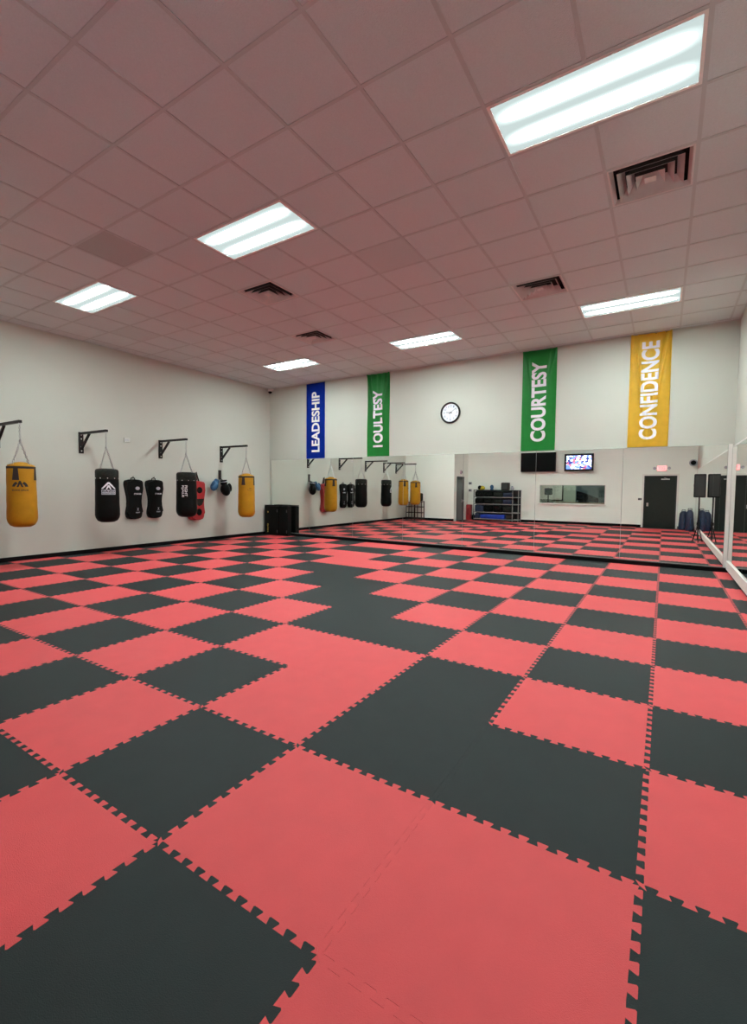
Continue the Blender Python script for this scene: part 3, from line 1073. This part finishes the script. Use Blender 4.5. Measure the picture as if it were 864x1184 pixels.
t = thing('light_switch', 'small dark switch plate beside the grey door', 'switch', (1.10, YR, 1.33))
obj('plate', bx(-.085, .085, 0, .012, -.045, .045, bevel=.003), DGREY, t)
obj('toggle', bx(-.02, .02, .012, .03, -.012, .012), SILVER, t)
for z, lab in ((2.06, 'upper small dark thermostat box on the rear wall beside the recess'), (1.66, 'lower small dark thermostat box on the rear wall beside the recess')):
    t = thing('thermostat', lab, 'wall control', (-7.30, YR, z), group='wall controls by the recess')
    obj('body', bx(-.09, .09, 0, .05, -.07, .07, bevel=.01), LETG, t)
    obj('dial', lathe(B(), [(.05, .05), (.05, .07), (.02, .072)], 16, (0, 0, 0), 'y'), DGREY, t)
t = thing('alarm_bell', 'small round dark alarm above the side door in the mirror', 'alarm', (BUX, -.45, 2.66))
obj('bell', lathe(B(), [(.11, -.004), (.115, .04), (.09, .07), (.03, .085)], 20, (0, 0, 0), 'x'), LETG, t, smooth=True)
obj('gong_center', lathe(B(), [(.045, .08), (.045, .10)], 14, (0, 0, 0), 'x'), DGREY, t)

# storage shelf with gear
SX0, SX1, SY0, SY1, SH = -6.90, -4.42, YR+.03, YR+.55, 1.70
t = thing('storage_shelf', 'wide dark storage shelf with four tiers on the rear wall', 'shelf', (SX0, SY0, 0))
W, D = SX1-SX0, SY1-SY0
ZS = [.08, .45, .90, 1.28, 1.66]
for z in ZS:
    obj('shelf_board', bx(.03, W-.03, 0, D, z, z+.035, bevel=.003), SHELF if z < 1.6 else SHELFD, t)
for x in (0, W-.34, W-.03):
    for y in (0, D-.03):
        if x == W-.34 and y == 0: continue
        obj('upright', bx(x, x+.03, y, y+.03, 0, SH), SHELF if x else SHELFD, t)
obj('back_sheet', bx(.03, W-.03, .004, .01, .05, 1.66), SHELFD, t)
gear = []
def gear_item(name, label, cat, x, z, w, d, h, m, m2, group):
    t = thing(name, label, cat, (SX0+x, SY0+.27, z), group=group)
    bm = B()
    box(bm, -w/2, w/2, -d/2, d/2, 0, h, bevel=min(.05, h*.3), seg=3)
    obj('body', bm, m, t, smooth=True)
    bm = B()
    tube(bm, [(-.08, d/2, h*.6), (-.06, d/2+.03, h*.45), (.06, d/2+.03, h*.45), (.08, d/2, h*.6)], .010, 6)
    obj('grip', bm, m2, t)
rows = [(ZS[1]+.0355, 'third', .38), (ZS[2]+.0355, 'second', .30), (ZS[3]+.0355, 'top inner', .30)]
cols = ['left end', 'left of middle', 'right of middle', 'right end']
for (z, rn, hh) in rows:
    for k in range(4):
        m = [NAVY, BVINYL, BVINYL, BVINYL2][(k+int(z*10)) % 4]
        gear_item('gear_bag', 'dark padded gear bag on the %s shelf, %s' % (rn, cols[k]), 'gear bag', .30+k*.52, z, .48, .40, hh-.02*k, m, STEEL, 'gear bags on the storage shelf')
gear_item('floor_pad', 'long bright blue pad on the bottom tier of the shelf', 'pad', 1.05, ZS[0]+.0355, 1.35, .42, .24, BLUEM, NAVY, None)
gear_item('floor_pad', 'short blue pad at the left end of the bottom tier', 'pad', .20, ZS[0]+.0355, .26, .42, .30, NAVY, STEEL, None)
gear_item('gear_bag', 'dark red-brown bag at the right of the bottom tier', 'gear bag', 2.0, ZS[0]+.0355, .40, .40, .26, BROWN, STEEL, 'gear bags on the storage shelf')
# on top
TZ = ZS[4]+.0355
t = thing('head_guard', 'yellow and black head guard on top of the shelf', 'head guard', (SX0+.36, SY0+.28, TZ))
bm = B()
blob(bm, (0, 0, .10), (.20, .17, .13), 20)
for v in bm.verts:
    if v.co.z < 0: v.co.z = 0
obj('shell', bm, YELV, t, smooth='all')
bm = B()
blob(bm, (-.06, .10, .13), (.11, .10, .11), 16)
obj('face_padding', bm, BVINYL, t, smooth='all')
t = thing('boxing_glove', 'blue boxing glove standing on top of the storage shelf', 'boxing glove', (SX0+.95, SY0+.28, TZ))
bm = B()
blob(bm, (0, 0, .16), (.10, .11, .12), 18)
obj('fist_pad', bm, BLUEV, t, smooth='all')
obj('cuff', lathe(B(), [(.085, .0), (.085, .07), (.07, .08)], 18), BLUEV, t, smooth=True)
t = thing('speaker_box', 'dark cube speaker on top of the storage shelf', 'speaker', (SX0+1.70, SY0+.28, TZ))
obj('cabinet', bx(-.20, .20, -.17, .17, 0, .40, bevel=.04, seg=3), BROWN, t, smooth=True)
obj('grille', bx(-.16, .16, .171, .18, .05, .35, bevel=.003), DGREY, t)
t = thing('water_jug', 'small grey jug on top of the shelf beside the cube speaker', 'jug', (SX0+2.06, SY0+.28, TZ))
obj('jug_body', lathe(B(), [(.07, 0), (.085, .03), (.085, .13), (.04, .17), (.04, .18)], 18), LETG, t, smooth=True)
obj('cap', lathe(B(), [(.045, .181), (.045, .205)], 14), BLUEV, t)

# red kick pad and black bag in the recess
t = thing('kick_pad', 'tall red padded kick pad standing beside the side door', 'kick pad', (-7.24, YR+.28, 0))
obj('pad_body', bx(-.13, .13, -.17, .17, 0, .86, bevel=.05, seg=3), REDV, t, smooth=True)
obj('carry_strap', tube(B(), [(0, .17, .65), (0, .22, .55), (0, .22, .40), (0, .17, .30)], .015, 6), BROWN, t)
t = thing('duffel_bag', 'small black bag on the floor between red pad and shelf', 'bag', (-7.00, YR+.24, 0))
bm = B()
blob(bm, (0, 0, .15), (.10, .19, .16), 18)
for v in bm.verts:
    if v.co.z < .0: v.co.z = 0
obj('bag_body', bm, BVINYL, t, smooth='all')
obj('bag_handle', tube(B(), [(0, -.08, .29), (0, -.05, .36), (0, .05, .36), (0, .08, .29)], .012, 6), BVINYL2, t)

# metal rack in the rear left corner with a dark headgear on it
def rack(x, w, h, label):
    t = thing('metal_rack', label, 'rack', (x, .70, 0), group='metal racks in the rear left corner')
    for sx in (-w/2, w/2):
        for sy in (-.16, .16):
            obj('leg', bx(sx-.018, sx+.018, sy-.018, sy+.018, 0, h), BROWN, t)
    for z in (.06, .40, .72, h-.03):
        bm = B()
        for sy in (-.16, .16): box(bm, -w/2+.019, w/2-.019, sy-.016, sy+.016, z-.018, z+.018)
        for sx in (-w/2, w/2): box(bm, sx-.016, sx+.016, -.141, .141, z-.018, z+.018)
        obj('rung', bm, BROWN, t)
rack(-9.36, .40, 1.04, 'dark metal rack in the rear corner, the one carrying a black box')
rack(-9.93, .34, .98, 'dark metal rack behind the farthest gold bag in the mirror')
t = thing('focus_pad', 'black padded block lying on top of the metal rack', 'pad', (-9.40, .70, 1.04))
obj('pad_body', bx(-.19, .19, -.17, .17, 0, .44, bevel=.07, seg=3), BVINYL, t, smooth=True)
obj('strap', bx(-.192, .192, .171, .18, .18, .26), BROWN, t)

# navy bags in the rear right corner
def sack(x, y, w, d, h, label):
    t = thing('gear_sack', label, 'gear bag', (x, y, 0), group='navy gear sacks in the rear right corner')
    bm = B()
    lathe(bm, [(.5, 0), (.52, .06), (.50, .35), (.47, .65), (.40, .86), (.25, .97), (.06, 1.0)], 24)
    for v in bm.verts:
        v.co.x *= w*(1+.05*math.sin(9*v.co.z+3*v.co.y))
        v.co.y *= d
        v.co.z *= h
    obj('sack_body', bm, NAVY, t, smooth='all')
    bm = B()
    tube(bm, [(-.07, 0, h*.985), (-.06, .02, h+.05), (.06, .02, h+.05), (.07, 0, h*.985)], .014, 6)
    obj('carry_handle', bm, BVINYL2, t)
    bm = B()
    tube(bm, [(w*.1, d*.52, h*.15), (w*.05, d*.545, h*.40), (w*.12, d*.52, h*.62)], .012, 6)
    obj('shoulder_strap', bm, BLUEV, t)
sack(2.82, YR+.36, .36, .44, .84, 'navy gear sack left of its twin in the rear right corner')
sack(3.03, YR+.80, .30, .36, .92, 'taller navy gear sack leaning against the right-hand mirrors')

# loudspeaker on a stand beside the right mirrors, seen by reflection
t = thing('speaker_stand', 'black tripod stand holding a loudspeaker by the right-hand mirror', 'stand', (3.05, 4.6, 0))
obj('pole', tube(B(), [(0, 0, .10), (0, 0, 1.52)], .022, 10), STEEL, t)
for k in range(3):
    a = PI/2+k*2*PI/3
    bm = B()
    q = Vector((.16*math.cos(a), .26*math.sin(a), .02))
    tube(bm, [(0, 0, .62), tuple(q)], .014, 8)
    tube(bm, [(0, 0, .22), tuple(q*.6+Vector((0, 0, .235)))], .009, 6)
    obj('leg', bm, STEEL, t)
obj('collar', lathe(B(), [(.03, .58), (.045, .60), (.045, .68), (.03, .70)], 12), STEEL, t)
t = thing('loudspeaker', 'black loudspeaker on a tripod stand reflected beside the right mirror', 'speaker', (3.05, 4.6, 1.522))
obj('cabinet', bx(-.16, .16, -.17, .17, 0, .78, bevel=.02), BVINYL, t)
obj('grille', bx(-.14, .14, .171, .185, .04, .74, bevel=.004), DGREY, t)
obj('handle', bx(-.17, -.161, -.07, .07, .36, .44, bevel=.003), DGREY, t)

# office furniture behind the window
t = thing('office_desk', 'wooden desk behind the rear office window', 'desk', (-2.0, OY0+1.7, 0))
obj('desk_top', bx(-.9, 2.0, -.4, .4, 1.02, 1.07, bevel=.005), DESK, t)
for sx in (-.8, 1.9):
    for sy in (-.33, .33):
        obj('leg', bx(sx-.03, sx+.03, sy-.03, sy+.03, -.02, 1.02), STEEL, t)
t = thing('monitor', 'black monitor on the desk behind the rear window', 'monitor', (-1.38, OY0+1.75, 1.07))
bm = B()
prism(bm, [(-.52, .12), (.55, .03), (.55, .22), (-.30, .58), (-.52, .60)], 'y', -.02, .02)
obj('screen_panel', bm, SCREEN, t)
obj('stand', bx(-.40, .10, -.12, .12, 0, .11), STEEL, t)
t = thing('office_chair', 'black office chair back seen through the rear window', 'chair', (-3.30, OY0+1.95, 0))
obj('backrest', bx(-.20, .22, -.05, .05, 1.45, 1.82, bevel=.05, seg=3), BVINYL, t, smooth=True)
obj('seat', bx(-.28, .28, -.05, .50, .98, 1.08, bevel=.04, seg=3), BVINYL, t, smooth=True)
obj('back_post', bx(-.03, .03, -.06, -.02, 1.0, 1.5), STEEL, t)
obj('gas_column', tube(B(), [(0, .2, .0), (0, .2, 1.0)], .04, 10), STEEL, t)
bm = B()
for k in range(5):
    a = 2*PI*k/5
    bar(bm, (0, .2, .06), (.28*math.cos(a), .2+.28*math.sin(a), .03), .05, .04)
obj('base', bm, STEEL, t)
t = thing('window_blind', 'grey slatted blind on the far wall of the office', 'blind', (-1.35, OY0+.02, .95))
bm = B()
for k in range(26):
    box(bm, -.85, .85, 0, .03, .04+k*.045, .075+k*.045)
obj('slats', bm, BLIND, t)
obj('head_rail', bx(-.87, .87, 0, .05, 1.22, 1.28), WHITE, t)
t = thing('notice_board', 'dark framed white board on the office wall', 'board', (-3.6, OY0+.02, 1.16))
obj('board', bx(-1.0, .68, 0, .02, 0, 1.0), WHITE, t)
bm = B()
box(bm, .68, .74, 0, .03, -.05, 1.04)
box(bm, -1.04, .68, 0, .03, -.05, 0)
obj('frame', bm, STEEL, t)

# ------------------------------------------------------------------ camera, world, look
yaw, pitch, roll, F = -.5641, -.0521, .0091, 529.485
fwd = Vector((math.sin(yaw)*math.cos(pitch), math.cos(yaw)*math.cos(pitch), math.sin(pitch)))
rt_ = Vector((math.cos(yaw), -math.sin(yaw), 0))
up_ = rt_.cross(fwd)
r2 = rt_*math.cos(roll)+up_*math.sin(roll)
u2 = -rt_*math.sin(roll)+up_*math.cos(roll)
cd = bpy.data.cameras.new('camera')
cam = bpy.data.objects.new('camera', cd)
COL.objects.link(cam)
Mx = Matrix((r2, u2, -fwd)).transposed().to_4x4()
Mx.translation = CAMP
cam.matrix_world = Mx
cd.sensor_fit = 'HORIZONTAL'
cd.sensor_width = 36
cd.lens = F/864*36
cd.clip_start = .02
SC.camera = cam

w = bpy.data.worlds.new('world')
SC.world = w
w.use_nodes = True
w.node_tree.nodes['Background'].inputs[0].default_value = (0, 0, 0, 1)
w.node_tree.nodes['Background'].inputs[1].default_value = 0
SC.view_settings.view_transform = 'Standard'
SC.view_settings.look = 'None'
SC.view_settings.gamma = 1
SC.view_settings.use_curve_mapping = False
SC.view_settings.exposure = 1.68
try:
    SC.cycles.use_denoising = True
    SC.cycles.denoiser = 'OPENIMAGEDENOISE'
    SC.cycles.max_bounces = 14
    SC.cycles.diffuse_bounces = 8
    SC.cycles.glossy_bounces = 8
    SC.cycles.caustics_reflective = True
    SC.cycles.sample_clamp_indirect = 8
except Exception:
    pass
